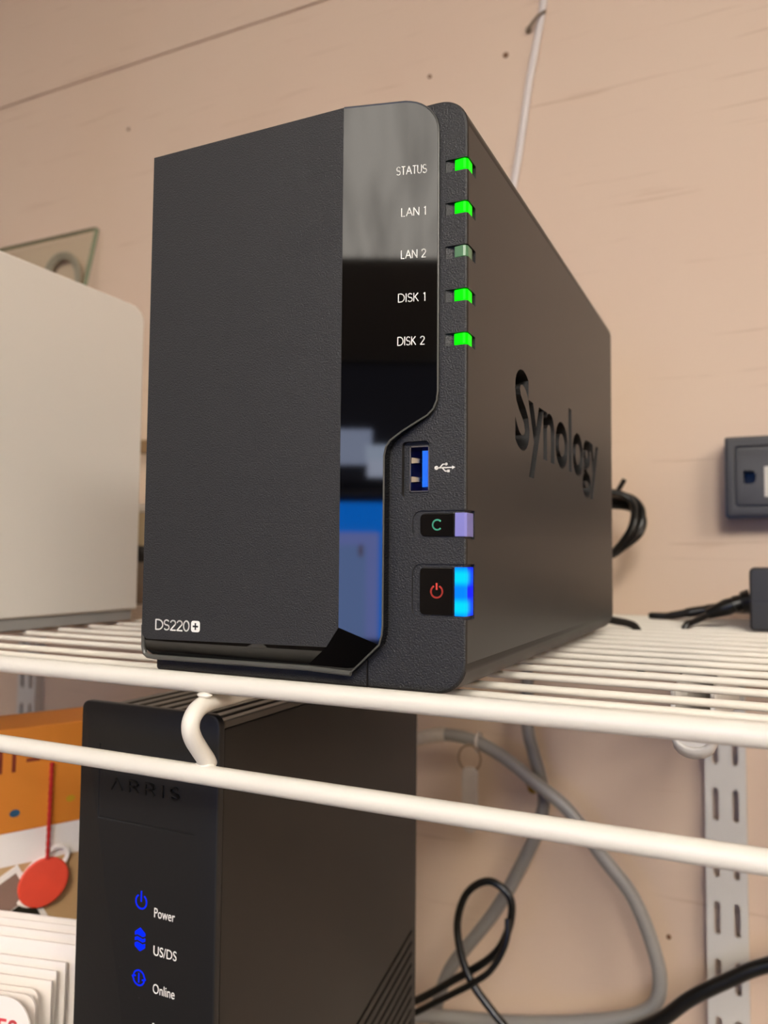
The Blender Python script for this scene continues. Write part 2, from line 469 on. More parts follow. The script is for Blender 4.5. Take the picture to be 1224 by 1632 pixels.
# ------------------------------------------------------------------ network storage box
nas = thing('network_storage_box', (55, 116, 0), 'black two-bay network storage box with green lights and a glossy front edge', 'storage device')
BX0, BX1, BZ0, BZ1, BD = 2.9, 108.0, 1.9, 166.4, 232.0
bm = bmesh.new()
prof = rrect(BX0, BX1, BZ0, BZ1, (1.0, 8.5, 8.5, 6), 10)
rows = []
for (y, ins) in ((0.0, 0.7), (0.25, .28), (0.8, 0), (BD - 1.2, 0), (BD, 1.2)):
    cx, cz = (BX0 + BX1) / 2, (BZ0 + BZ1) / 2
    rows.append([bm.verts.new((cx + (p[0] - cx) * (1 - ins / 52.5), y, cz + (p[1] - cz) * (1 - ins / 82))) for p in prof])
for a, b_ in zip(rows[:-1], rows[1:]):
    for i in range(len(a)): bm.faces.new((a[i], a[(i + 1) % len(a)], b_[(i + 1) % len(a)], b_[i]))
bm.faces.new(rows[0]); bm.faces.new(rows[-1][::-1])
body = bm_obj('case', bm, [M_CASE, M_SIDE], nas)
LEDZ = [147.1, 134.9, 122.6, 110.4, 98.2]
cuts = bmesh.new()
for z in LEDZ:      # L-shaped notches that wrap around the front right edge
    prism(cuts, [(101.5, -1, z - 1.75), (109.5, -1, z - 1.75), (109.5, 6.7, z - 1.75), (107.2, 6.7, z - 1.75), (106.8, 1.1, z - 1.75), (103.2, 1.1, z - 1.75), (101.5, 0.35, z - 1.75)], (0, 0, 3.5))
for (za, zb) in ((43.6, 51.4), (22.0, 36.8)):
    loop = [(p[0], -1, p[1]) for p in rrect(92.2, 107.9, za, zb, (2.6, 0, 0, 2.6), 5)]
    prism(cuts, loop, (0, 1.5, 0))
    box(cuts, 107.25, 110, -1, 6.5, za, zb)
prism(cuts, [(p[0], -1, p[1]) for p in rrect(88.9, 97.1, 55.2, 70.7, 1.2, 4)], (0, 2.6, 0))
box(cuts, 90.6, 96.7, 1.2, 14, 56.6, 69.6)
box(cuts, 78.55, 79.2, -1, .9, 2, 12)
for z in (2.0,):
    pass
tb, tw = font_mesh('Synology', 36.0, (108.6, 46.5, 75.6), (0, 1, 0), (0, 0, 1), (-1, 0, 0), 5.5, offset=0.026, sx=1.0)
k = 145.0 / tw
for v in tb.verts: v.co.y = 46.5 + (v.co.y - 46.5) * k
boolean(body, [cuts, tb])
# the flat right side and the rounded shell are satin, the front face is textured
for p in body.data.polygons:
    p.material_index = 0 if p.normal.y < -0.5 else 1
    if max(abs(p.normal.x), abs(p.normal.y), abs(p.normal.z)) > .9995: p.use_smooth = False

# lights in the notches
M_LED = mat('green_light', (0, 30, 0), 0.45, emit=(0, 255, 0), stren=1.1, ior=1.2)
M_LEDOFF = mat('unlit_green_lens', (84, 128, 92), 0.3)
for i, z in enumerate(LEDZ):
    bm = bmesh.new()
    a = z - 1.6
    prism(bm, [(104.0, .45, a), (106.7, .05, a), (107.35, .3, a), (107.85, 1.1, a), (107.75, 4.6, a), (104.0, 4.6, a)], (0, 0, 3.2))
    o = bm_obj('status_light', bm, M_LEDOFF if i == 2 else M_LED, nas, smooth=0, bevel=.25)
    o['label'] = 'unlit dull green indicator' if i == 2 else 'bright green lit indicator'

# buttons
M_BTN = mat('glossy_black_button', (10, 9, 10), 0.06)
M_CYAN = mat('mint_ink', (90, 205, 165), 0.6)
M_RED = mat('red_ink', (205, 62, 48), 0.6)
M_VIOLET = mat('unlit_violet_lens', (128, 126, 196), 0.3)
def pw_light():
    m, nt, b = new_mat('blue_light'); N = nt.nodes; L = nt.links
    tc = N.new('ShaderNodeTexCoord'); sp = N.new('ShaderNodeSeparateXYZ'); L.new(tc.outputs['Object'], sp.inputs[0])
    # two bright spots along the height where the diodes sit
    tot = None
    for zc in (33.3, 25.3):
        s = N.new('ShaderNodeMath'); s.operation = 'SUBTRACT'; s.inputs[1].default_value = zc * MM; L.new(sp.outputs['Z'], s.inputs[0])
        ab = N.new('ShaderNodeMath'); ab.operation = 'ABSOLUTE'; L.new(s.outputs[0], ab.inputs[0])
        mr = N.new('ShaderNodeMapRange'); mr.interpolation_type = 'SMOOTHSTEP'
        mr.inputs[1].default_value = .0006; mr.inputs[2].default_value = .0030; mr.inputs[3].default_value = 1; mr.inputs[4].default_value = 0
        L.new(ab.outputs[0], mr.inputs[0])
        if tot is None: tot = mr.outputs[0]
        else:
            a = N.new('ShaderNodeMath'); a.operation = 'ADD'; L.new(tot, a.inputs[0]); L.new(mr.outputs[0], a.inputs[1]); tot = a.outputs[0]
    fr = N.new('ShaderNodeMapRange'); fr.inputs[1].default_value = -.1155; fr.inputs[2].default_value = -.1148; fr.inputs[3].default_value = 1; fr.inputs[4].default_value = 0
    L.new(sp.outputs['Y'], fr.inputs[0])
    m0 = N.new('ShaderNodeMix'); m0.data_type = 'RGBA'; m0.inputs[6].default_value = (0, .004, .95, 1); m0.inputs[7].default_value = (0, .20, 1.0, 1)
    L.new(fr.outputs[0], m0.inputs[0])
    sy = N.new('ShaderNodeMapRange'); sy.inputs[1].default_value = -.1165; sy.inputs[2].default_value = -.112; sy.inputs[3].default_value = .85; sy.inputs[4].default_value = .1
    L.new(sp.outputs['Y'], sy.inputs[0])
    mu = N.new('ShaderNodeMath'); mu.operation = 'MULTIPLY'; L.new(tot, mu.inputs[0]); L.new(sy.outputs[0], mu.inputs[1])
    mx = N.new('ShaderNodeMix'); mx.data_type = 'RGBA'; mx.inputs[7].default_value = (0, .70, 1.0, 1)
    L.new(m0.outputs[2], mx.inputs[6]); L.new(mu.outputs[0], mx.inputs[0]); L.new(mx.outputs[2], b.inputs['Emission Color']); b.inputs['Emission Strength'].default_value = 1.25
    b.inputs['Base Color'].default_value = (0, .005, .06, 1); b.inputs['Roughness'].default_value = .5; b.inputs['IOR'].default_value = 1.15
    return m
M_BLUE = pw_light()
for (nm, za, zb, icon) in (('copy_button', 44.3, 50.6, 'C'), ('power_button', 23.0, 35.9, 'P')):
    bm = bmesh.new()
    prism(bm, [(p[0], -.05, p[1]) for p in rrect(94.5, 104.3, za, zb, (1.4, .2, .2, 1.4), 4)], (0, 2.0, 0))
    btn = bm_obj(nm, bm, M_BTN, nas, bevel=.3)
    zc = (za + zb) / 2; bm = bmesh.new()
    if icon == 'C':
        strokes(bm, [arc(0, 0, 1.35, 48, 312, 18)], (99.6, -.06, zc), (1, 0, 0), (0, 0, 1), (0, -1, 0), .42, .05)
    else:
        strokes(bm, [arc(0, 0, 1.65, 122, 418, 20), [(0, .55), (0, 2.2)]], (99.5, -.06, zc - .1), (1, 0, 0), (0, 0, 1), (0, -1, 0), .48, .05)
    bm_obj('icon', bm, M_CYAN if icon == 'C' else M_RED, btn, smooth=0)
    bm = bmesh.new()
    prism(bm, [(104.6, .0, za - .1), (107.3, -.05, za - .1), (107.95, .5, za - .1), (107.95, 5.7, za - .1), (104.6, 5.7, za - .1)], (0, 0, zb - za + .2))
    o = bm_obj('button_light', bm, M_VIOLET if icon == 'C' else M_BLUE, btn, smooth=0, bevel=.2)
    o['label'] = 'unlit pale violet light bar' if icon == 'C' else 'glowing blue light bar'

# usb socket
M_STEEL = mat('bright_steel', (170, 165, 158), 0.25, metal=1.0)
M_NAVY = mat('blue_lit_cavity', (12, 16, 120), 0.3)  # blue light inside the socket is put into this colour
M_USB = mat('usb_blue_plastic', (10, 112, 255), 0.35, emit=(0, 80, 255), stren=0.0)
bm = bmesh.new()
for (a, b_, c, d) in ((90.7, 91.05, 56.7, 69.5), (96.3, 96.6, 56.7, 69.5), (90.7, 96.6, 56.7, 57.0), (90.7, 96.6, 69.2, 69.5)):
    box(bm, a, b_, 1.25, 10, c, d)
port = bm_obj('usb_port', bm, M_STEEL, nas, smooth=0)
bm = bmesh.new(); box(bm, 90.8, 96.5, 9.5, 11, 56.8, 69.4); bm_obj('back_plate', bm, M_NAVY, port, smooth=0)
bm = bmesh.new(); box(bm, 94.2, 96.0, 1.9, 9.6, 58.0, 68.2); bm_obj('tongue', bm, M_USB, port, smooth=0, bevel=.15)
for z in (60.3, 65.6):
    bm = bmesh.new(); prism(bm, [(91.1, 1.6, z - .8), (92.9, 3.2, z - .6), (92.9, 3.2, z + .6), (91.1, 1.6, z + .8)], (0, 4, 0)); bm_obj('spring_contact', bm, M_STEEL, port, smooth=0)

# usb trident mark beside the socket
bm = bmesh.new()
o3 = (98.9, -.02, 63.0); U, V, Nn = (1, 0, 0), (0, 0, 1), (0, -1, 0)
strokes(bm, [[(0.3, 0), (5.0, 0)], [(1.3, 0), (2.2, .95), (3.3, .95)], [(2.0, 0), (2.9, -.95), (3.7, -.95)]], o3, U, V, Nn, .3, .05)
prism(bm, [(o3[0] + .35 + .55 * math.cos(a * D2R), -.02, o3[2] + .55 * math.sin(a * D2R)) for a in range(0, 360, 30)], (0, -.05, 0))
prism(bm, [(o3[0] + 4.9, -.02, o3[2] + .5), (o3[0] + 5.8, -.02, o3[2]), (o3[0] + 4.9, -.02, o3[2] - .5)], (0, -.05, 0))
prism(bm, [(o3[0] + 3.2 + .4 * math.cos(a * D2R), -.02, o3[2] + .95 + .4 * math.sin(a * D2R)) for a in range(0, 360, 40)], (0, -.05, 0))
box(bm, o3[0] + 3.5, o3[0] + 4.2, -.07, -.02, o3[2] - 1.3, o3[2] - .6)
bm_obj('usb_mark', bm, M_WHITEINK, nas, smooth=0)

# front cover: matte face, glossy facets to the right and below
FX, FY = 72.9, -7.0
SL = 6.0 / 26.8
def fy(x): return FY + (x - FX) * SL
cover = None
facepts = [(3.1, 167.2), (FX, 167.2), (FX + .3, 19.0), (69.4, 13.4)] + [(6.5, 12.4)] + [(3.1 + 2.6 - 2.6 * math.sin(a * D2R), 15 - 2.6 * math.cos(a * D2R)) for a in (15, 35, 55, 75, 90)]
bm = bmesh.new(); bm.faces.new([bm.verts.new((p[0], FY, p[1])) for p in facepts])
# top, left returns
def quad(*pts): bm.faces.new([bm.verts.new(p) for p in pts])
quad((3.1, FY, 167.2), (FX, FY, 167.2), (FX, -.2, 167.0), (3.1, -.2, 167.0))
quad((3.1, FY, 167.2), (3.1, FY, 15), (2.6, -.2, 15), (3.1, -.2, 167.0))
cover = bm_obj('front_cover', bm, M_FACE, nas, smooth=20)
cover['label'] = 'matte black front cover'
right_edge = [(FX, 167.2), (90.5, 166.9)] + [(99.6 - 9.4 + 9.4 * math.cos(a * D2R), 157.4 + 9.4 * math.sin(a * D2R)) for a in range(80, -1, -10)] + \
    [(99.7, 120), (99.75, 84.2), (99.5, 81.6), (98.6, 79.2), (97.0, 77.5), (90.2, 73.3), (86.9, 70.8), (85.7, 69.0), (85.2, 66.5), (85.2, 19.8), (85.0, 17.2), (84.3, 14.6)]
bm = bmesh.new()
outer = [(p[0], fy(p[0]), p[1]) for p in right_edge]
# right facet as a fan of strips against the fold line
fold = [(FX + .3 * (167.2 - p[1]) / 148.2, FY, min(max(p[1], 19.0), 167.2)) for p in right_edge]
vo = [bm.verts.new(p) for p in outer[1:]]
vf = [bm.verts.new((FX, FY, 167.2)), bm.verts.new((FX + .3, FY, 19.0))]
bm.faces.new([vf[0]] + vo + [vf[1]])
# corner facet and bottom facet
H_, I_, J_ = (75.6, -4.0, 6.6), (61.5, -4.0, 7.4), (1.6, -4.0, 7.3)
g = outer[-1]
vh, vi = bm.verts.new(H_), bm.verts.new(I_); vd = bm.verts.new((69.4, FY, 13.4))
bm.faces.new([vf[1], vo[-1], vh, vi, vd])
vl = [bm.verts.new((p[0], FY, p[1])) for p in facepts[4:]]
arcb = [bm.verts.new(p) for p in ((5.0, -4.0, 7.35), (2.6, -4.1, 8.6), (1.5, -4.2, 11.0), (1.6, -4.5, 15.0))]
bm.faces.new([vd, vi] + arcb + vl[::-1])
# side walls going back to the case
for (p, q) in zip(outer[1:-1], outer[2:]):
    quad(p, q, (q[0], -.15, q[2]), (p[0], -.15, p[2]))
quad(outer[0], outer[1], (outer[1][0], -.15, outer[1][2]) if False else (outer[1][0], -.15, right_edge[1][1]), (FX, -.15, 167.0))
quad(g, H_, (H_[0], -.15, H_[2]), (g[0], -.15, g[2]))
quad(H_, I_, (I_[0], -.15, 6.0), (H_[0], -.15, 6.0))
quad(I_, J_, (J_[0], -.15, 6.0), (I_[0], -.15, 6.0))
bmesh.ops.remove_doubles(bm, verts=bm.verts[:], dist=.01)
for f in list(bm.faces):
    pass
for f in bm.faces:
    f.smooth = False
glossy = bm_obj('glossy_edge', bm, M_GLOSS, cover, smooth=12)
glossy['label'] = 'mirror-black chamfer along the cover'
# rim: fine rounded edge along the outer contour, flat lip below
bm = bmesh.new()
tube(bm, [Vector(p) + Vector((.05, .15, 0)) for p in outer] + [Vector(H_) + Vector((0, .2, 0))], .28, 8)
bm_obj('cover_rim', bm, M_RIM, cover)
bm = bmesh.new()
lip = [(1.75, -4.7, 16.5), (1.5, -4.3, 12.5), (1.45, -4.15, 9.6), (1.9, -4.0, 7.5), (3.2, -4.0, 6.7), (6, -4.0, 6.5), (61.5, -4.0, 6.8), (70, -4.0, 6.45), (75.6, -4.0, 6.2)]
tube(bm, lip, .78, 10)
bm_obj('cover_lip', bm, M_RIM, cover)

# printed words on the glossy edge
un = Vector((1, SL, 0)).normalized(); nn = Vector((SL, -1, 0)).normalized()
def on_facet(t, z): return Vector((FX, FY, 0)) + un * t + Vector((0, 0, z)) + nn * .02
for (txt, t0, t1, z) in (('STATUS', 15.5, 24.3, 145.75), ('LAN 1', 17.0, 24.1, 133.75), ('LAN 2', 17.0, 24.2, 121.7), ('DISK 1', 16.3, 24.1, 109.4), ('DISK 2', 16.2, 24.0, 97.2)):
    pl, wd = stroke_text(txt, .2)
    h = 2.28
    bm = bmesh.new(); strokes(bm, pl, on_facet(t0 + .15, z), un, (0, 0, 1), nn, .25, .04, sx=(t1 - t0 - .3) / wd, sy=h)
    o = bm_obj('lettering', bm, M_WHITEINK, glossy, smooth=0)
pl, wd = stroke_text('DS220', .14)
bm = bmesh.new(); strokes(bm, pl, (8.7, FY - .01, 15.55), (1, 0, 0), (0, 0, 1), (0, -1, 0), .42, .05, sx=12.9 / wd, sy=3.0)
bm_obj('model_lettering', bm, M_WHITEINK, cover, smooth=0)
bm = bmesh.new()
sq = rrect(22.4, 25.7, 15.35, 18.75, .8, 4)
prism(bm, [(p[0], FY - .01, p[1]) for p in sq], (0, -.05, 0))
plate = bm_obj('plus_badge', bm, M_WHITEINK, cover, smooth=0)
bm = bmesh.new(); strokes(bm, [[(-.9, 0), (.9, 0)], [(0, -.9), (0, .9)]], (24.05, FY - .065, 17.05), (1, 0, 0), (0, 0, 1), (0, -1, 0), .55, .03)
bm_obj('plus_mark', bm, M_FACE, plate, smooth=0)
for (x, y) in ((18, 40.5), (86, 40.5), (18, 212), (86, 212)):
    bm = bmesh.new(); lathe(bm, [(7.5, 0), (7.8, 1), (7.8, 2.2)], (x, y, 0.02), seg=24); bm_obj('foot', bm, M_RUBBER, nas)

# ------------------------------------------------------------------ modem on the lower shelf
M_MOD = mat('modem_black', (21, 21, 22), 0.45, bump=(900, .2, .15), dust=(360, .045, .64))
M_MODSIDE = mat('modem_side_black', (26, 23, 20), 0.38, ior=1.45)
M_SLAT = mat('modem_slat', (70, 65, 58), 0.3)  # black plastic lightened; the grazing sheen on the slats is in the colour
M_MODLED = mat('modem_blue_light', (0, 2, 20), 0.6, emit=(0, 36, 255), stren=1.3, ior=1.15)
modem = thing('cable_modem', (-17, 105, ZL), 'tall black cable modem with blue glowing icons on the lower shelf', 'modem')
MX0, MX1, MY0, MY1, MZ1 = -48.8, 13.5, 20.0, 190.0, -15.2
bm = bmesh.new(); prism(bm, [(p[0], MY0, p[1]) for p in rrect(MX0, MX1, ZL + .05, MZ1, (2, 2, 4, 3.0), 6)], (0, 3.2, 0))
plate = bm_obj('front_plate', bm, M_MOD, modem, bevel=.6)
bmc = bmesh.new()      # rebate framing the name
box(bmc, -39.6, -39.0, 19, 20.45, -56.2, -30); box(bmc, -39.6, 3.5, 19, 20.45, -56.5, -55.9)
pl, wd = stroke_text('VRRIS', .52)
cb = bmesh.new(); strokes(cb, pl, (-33.4, MY0 + .55, -45.4), (1, 0, 0), (0, 0, 1), (0, -1, 0), .62, 1.2, sx=30.6 / wd, sy=3.9)
# raised letters instead of cut ones keep the mesh clean
boolean(plate, [bmc]); cb.free()
cb = bmesh.new(); strokes(cb, pl, (-33.4, MY0, -45.4), (1, 0, 0), (0, 0, 1), (0, -1, 0), .66, .45, sx=30.6 / wd, sy=3.9)
bm_obj('raised_lettering', cb, M_BLACK, plate, smooth=0)
bm = bmesh.new(); box(bm, MX0 + 1.4, MX1 - .25, MY0 + 3.2, MY1, ZL + .05, MZ1 - 5.0)
case = bm_obj('case', bm, M_MODSIDE, modem, smooth=0, bevel=.8)
cut = bmesh.new()
dy, dz = math.cos(14.5 * D2R), math.sin(14.5 * D2R)
for k in range(12):
    z = -153.5 - 5.6 * k
    L = 66 + 20 * k
    c = Vector((MX1, MY1 - 3 - L / 2 * dy, z - L / 2 * dz))
    if c.y - L / 2 < MY0 + 8: L = (MY1 - MY0 - 14) / dy; c = Vector((MX1, MY1 - 3 - L / 2 * dy, z - L / 2 * dz))
    obox(cut, c, (0, dy, dz), (0, -dz, dy), (1, 0, 0), L / 2, .85, 2.6)
boolean(case, [cut])
for k in range(9):
    xc = MX1 - 2.4 - 6.6 * k
    bm = bmesh.new(); box(bm, xc - 2.0, xc + 2.0, MY0 + 3.2, MY1 - 4, MZ1 - 5.2, MZ1 - 2.4); bm_obj('vent_slat', bm, M_SLAT, modem, smooth=0, bevel=.5)
for (txt, xl, xr, zb) in (('Power', -12.4, -3.4, -86.3), ('US/DS', -12.3, -2.3, -99.0), ('Online', -12.2, -2.8, -111.6), ('2.4 GHz', -12.2, -.5, -124.6)):
    b2, wd = font_mesh(txt, 4.6, (xl, MY0 - .02, zb), (1, 0, 0), (0, 0, 1), (0, -1, 0), .05)
    kx = (xr - xl) / wd
    for v in b2.verts: v.co.x = xl + (v.co.x - xl) * kx
    bm_obj('lettering', b2, M_WHITEINK, plate, smooth=0)
ic = (-18.3, -82.2)
bm = bmesh.new(); strokes(bm, [arc(0, 0, 2.4, 125, 415, 20), [(0, 0), (0, 3.5)]], (ic[0], MY0 - .02, ic[1]), (1, 0, 0), (0, 0, 1), (0, -1, 0), .5, .06)
bm_obj('power_icon', bm, M_MODLED, plate, smooth=0)
bm = bmesh.new()
cx, cz = -18.4, -95.0
def flat(pts): prism(bm, [(cx + p[0], MY0 - .02, cz + p[1]) for p in pts], (0, -.06, 0))
wav = lambda y: [(-2.3, y - .2), (-1.2, y + .25), (0, y), (1.2, y - .3), (2.3, y + .2)]
flat(wav(1.3)[::1] + [(2.3, 2.3), (0, 4.0), (-2.3, 2.3)])
flat(wav(-.55) + [(p[0], p[1] + 1.1) for p in wav(-.55)[::-1]])
flat([(-2.3, -2.6), (0, -4.0), (2.3, -2.6)] + [(p[0], p[1]) for p in wav(-1.3)[::-1]])
bm_obj('data_icon', bm, M_MODLED, plate, smooth=0)
bm = bmesh.new(); cx, cz = -18.5, -108.0
strokes(bm, [arc(0, 0, 2.5, 20, 160, 10), arc(0, 0, 2.5, 200, 340, 10), [(-2.9, .2), (-2.2, -.9)], [(-2.9, .2), (-1.5, .5)], [(2.9, -.2), (2.2, .9)], [(2.9, -.2), (1.5, -.5)], [(0, -1.5), (0, 1.5)]], (cx, MY0 - .02, cz), (1, 0, 0), (0, 0, 1), (0, -1, 0), .48, .06)
bm_obj('online_icon', bm, M_MODLED, plate, smooth=0)
# rounded back shell
bm = bmesh.new(); prism(bm, [(MX1 - 1.2, MY1, 0), (MX1 - 1.0, MY1 + 3, 0), (MX1 - 4, MY1 + 5, 0), (MX0 + 5, MY1 + 5, 0), (MX0 + 2, MY1 + 3, 0), (MX0 + 2.2, MY1, 0)], (0, 0, 1))
for v in bm.verts: v.co.z = ZL + .1 if v.co.z < .5 else MZ1 - 6
bm_obj('back_shell', bm, M_MODSIDE, modem)

# ------------------------------------------------------------------ white case at the left
M_WCASE = mat('white_satin_shell', (226, 220, 211), 0.42, var=(4, .02))
M_GREY = mat('grey_plastic', (150, 148, 145), 0.5)
wc = thing('white_case', (-240, 80, 0), 'large white electronics case with rounded corners standing left of the storage box', 'electronics case')
bm = bmesh.new()
WX = -152.7
loop = rrect(-4, 161, 6.6, 186, (1.5, 1.5, 9, 9), 6)
prism(bm, [(WX, p[0], p[1]) for p in loop], (-170, 0, 0))
bm_obj('shell', bm, M_WCASE, wc, bevel=1.2)
bm = bmesh.new(); box(bm, WX - 168, WX - 1.5, -2, 158, 0.6, 6.8); bm_obj('base_strip', bm, M_GREY, wc, smooth=0, bevel=.5)
for (x, y) in ((WX - 15, 140), (WX - 155, 140), (WX - 15, 20), (WX - 155, 20)):
    bm = bmesh.new(); lathe(bm, [(6, 0), (6, 1)], (x, y, .02), seg=20); bm_obj('foot', bm, M_RUBBER, wc)

# ------------------------------------------------------------------ glass pane leaning on the wall behind it
mg, nt, b = new_mat('clear_glass')
nt.nodes.remove(b)
_t = nt.nodes.new('ShaderNodeBsdfTransparent'); _t.inputs[0].default_value = (.96, .97, .945, 1)
_g = nt.nodes.new('ShaderNodeBsdfGlossy'); _g.inputs['Roughness'].default_value = .05
_fr = nt.nodes.new('ShaderNodeFresnel'); _fr.inputs[0].default_value = 1.5
_mx = nt.nodes.new('ShaderNodeMixShader')
_ge = nt.nodes.new('ShaderNodeNewGeometry'); _iv = nt.nodes.new('ShaderNodeMath'); _iv.operation = 'SUBTRACT'; _iv.inputs[0].default_value = 1.0
_ml = nt.nodes.new('ShaderNodeMath'); _ml.operation = 'MULTIPLY'
nt.links.new(_ge.outputs['Backfacing'], _iv.inputs[1]); nt.links.new(_iv.outputs[0], _ml.inputs[0]); nt.links.new(_fr.outputs[0], _ml.inputs[1])
nt.links.new(_ml.outputs[0], _mx.inputs[0]); nt.links.new(_t.outputs[0], _mx.inputs[1]); nt.links.new(_g.outputs[0], _mx.inputs[2])
nt.links.new(_mx.outputs[0], nt.nodes['Material Output'].inputs[0])
M_GEDGE = mat('green_glass_edge', (128, 142, 118), .25)
gp = Vector((-415, 377, 364)); gb = Vector((-415, 295.5, 1.4))
dn = (gb - gp).normalized(); nn2 = dn.cross(Vector((1, 0, 0))).normalized()
bm = bmesh.new(); obox(bm, (gp + gb) / 2 + Vector((-150, 0, 0)) - nn2 * 0, (1, 0, 0), dn, nn2, 150, (gb - gp).length / 2, 2.6)
for f in bm.faces: f.material_index = 0 if abs(f.normal.dot(nn2)) > .9 else 1
bm.normal_update()
for f in bm.faces: f.material_index = 0 if abs(f.normal.dot(nn2)) > .9 else 1
pane = bm_obj('glass_pane', bm, [mg, M_GEDGE], None, org=(-565, 335, 182), smooth=0)
tag(pane, 'clear glass pane with a green edge leaning on the wall behind the white case', 'glass pane')
bm = bmesh.new()
for k in range(3):
    tube(bm, [(-463 + (20 + k * 2.5) * math.cos(a * D2R), 379 - k * .8, 318 + (24 + k * 2) * math.sin(a * D2R)) for a in range(0, 360, 15)], 2.0, 8, closed=True)
lc = bm_obj('cable_coil', bm, mat('grey_cord', (158, 148, 134), .5), None, org=(-463, 380, 318))
tag(lc, 'small grey coil of cord on the wall seen through the glass pane', 'cable')

# ------------------------------------------------------------------ small things behind the boxes
jar = thing('storage_jar', (-272, 300, 0), 'small tan jar with a black band in the gap between the two boxes', 'jar')
bm = bmesh.new(); lathe(bm, [(19, 0.05), (21, 1.5), (21, 33)], (-272, 300, 0)); bm_obj('base', bm, mat('brown_stoneware', (128, 112, 95), .6, var=(30, .1)), jar)
bm = bmesh.new(); lathe(bm, [(21.3, 33), (21.6, 34), (21.6, 45), (21.3, 46)], (-272, 300, 0)); bm_obj('band', bm, M_BLACK, jar)
bm = bmesh.new(); lathe(bm, [(21, 46), (20.5, 66), (18, 72)], (-272, 300, 0)); bm_obj('shoulder', bm, mat('tan_stoneware', (176, 158, 124), .6, var=(30, .1)), jar)
bm = bmesh.new(); lathe(bm, [(18.5, 72), (20, 73), (20, 77), (18, 79)], (-272, 300, 0)); bm_obj('lid', bm, mat('white_glaze', (215, 208, 196), .2), jar)
bm = bmesh.new(); box(bm, -345, -318, 368, 384.9, 133, 146)
tag(bm_obj('wood_block', bm, mat('brown_wood', (132, 104, 72), .6, var=(40, .15)), None, org=(-331, 384, 139), smooth=0, bevel=1), 'small brown wooden block fixed to the wall between the boxes', 'wood block')

# ------------------------------------------------------------------ wall outlet box, adapter, cords at right
M_BOX = mat('outlet_dark_plastic', (62, 61, 62), 0.45, bump=(300, .1, .2))
M_CORD = mat('black_cord', (13, 13, 12), 0.32)
ob = thing('outlet_box', (220, YW, 92), 'black power outlet box on the wall at the right edge', 'power outlet')
bm = bmesh.new(); prism(bm, [(p[0], 364, p[1]) for p in rrect(158.6, 285, 66.2, 119.2, 1.6, 4)], (0, YW - 364 - .1, 0)); hs = bm_obj('housing', bm, M_BLACK, ob, smooth=0)
cut = bmesh.new(); box(cut, 169.6, 177, 363, 378, 88.2, 96.4); box(cut, 182.6, 185.6, 363, 378, 81, 99); boolean(hs, [cut])
bm = bmesh.new()
prism(bm, [(p[0], 362, p[1]) for p in rrect(159.6, 284, 67.4, 118.2, 2.0, 4)], (0, 2.1, 0))
fp = bm_obj('face_plate', bm, M_BOX, ob, bevel=.8)
cut = bmesh.new()
prism(cut, [(p[0], 361, p[1]) for p in rrect(164.5, 280, 73.5, 112.5, 2.5, 4)], (0, 5, 0))
boolean(fp, [cut])
bm = bmesh.new(); prism(bm, [(p[0], 362.2, p[1]) for p in rrect(165.2, 279.4, 74.2, 111.8, 2.2, 4)], (0, 1.7, 0))
fi = bm_obj('socket_face', bm, M_BOX, ob, bevel=.3)
cut = bmesh.new()
prism(cut, [(169.6, 361, 88.0), (174.0, 361, 88.0), (175.6, 361, 88.6), (176.8, 361, 90.2), (177.1, 361, 92.3), (176.8, 361, 94.4), (175.6, 361, 96.0), (174.0, 361, 96.6), (169.6, 361, 96.6)], (0, 3.6, 0))
box(cut, 182.6, 185.6, 361, 364.6, 81, 99)
box(cut, 189.6, 192.6, 361, 364.6, 81, 99)
boolean(fi, [cut])
bm = bmesh.new(); box(bm, 181.9, 186.4, 362.0, 363.7, 79.5, 99); bm_obj('slot_liner', bm, mat('pale_slot', (190, 186, 178), .5), ob, smooth=0)

ad = thing('power_adapter', (205, 305, 0), 'black power adapter brick lying on the shelf below the outlet', 'power adapter')
bm = bmesh.new(); prism(bm, [(p[0], 283, p[1]) for p in rrect(173, 262, 0.05, 34.6, 2.6, 4)], (0, 52, 0))
brick = bm_obj('brick', bm, mat('adapter_black', (40, 40, 42), .5), ad, bevel=1.2)
bm = bmesh.new(); box(bm, 172.85, 262.1, 282.85, 335.1, 16.2, 16.8); bm_obj('seam', bm, M_BLACK, brick, smooth=0)
bm = bmesh.new()
pts = [(173.5, 302, 15.5), (169, 302, 14.5), (168.8, 302, 14.5), (165, 302, 13), (164.8, 302, 13), (161, 302, 11.5), (156, 302, 9.5), (150, 302, 7)]
tube(bm, pts, [7.0, 6.2, 4.6, 5.2, 4.4, 5.0, 4.0, 3.0], 16); bm_obj('strain_relief', bm, M_CORD, ad, smooth=25)
bm = bmesh.new(); tube(bm, catmull([(152, 302, 7.5), (147, 297, 4.8), (143, 291, 2.8), (140, 287, 1.4), (138.5, 285.5, -5.0), (138, 285.5, -20), (138, 285.5, -45)], 6), 1.9, 12)
bm_obj('cord', bm, M_CORD, ad)
cb_ = bmesh.new(); tube(cb_, catmull([(175, 350, 9), (160, 349, 8.5), (146, 348, 6.5), (134, 347, 4.2), (124, 347, 2.2), (112, 347, 2)], 6), [3.6] * 12 + [3.2] * 6 + [2.6] * 6 + [2.2] * 6 + [1.6], 12)
tag(bm_obj('plug_cord', cb_, M_CORD, None, org=(145, 348, 2)), 'black cord with a thick plug lying along the back of the shelf by the adapter', 'cord')
bm = bmesh.new(); tube(bm, catmull([(84, 234.5, 16), (92, 243, 9), (103, 254, 5.0), (111, 261, 3.0), (115, 264, .5), (117, 264.5, -6), (117.5, 264.5, -25)], 6), 2.2, 12)
tag(bm_obj('mains_cable', bm, M_CORD, None, org=(105, 250, 2)), 'thin black cord coming out behind the foot of the storage box', 'cord')
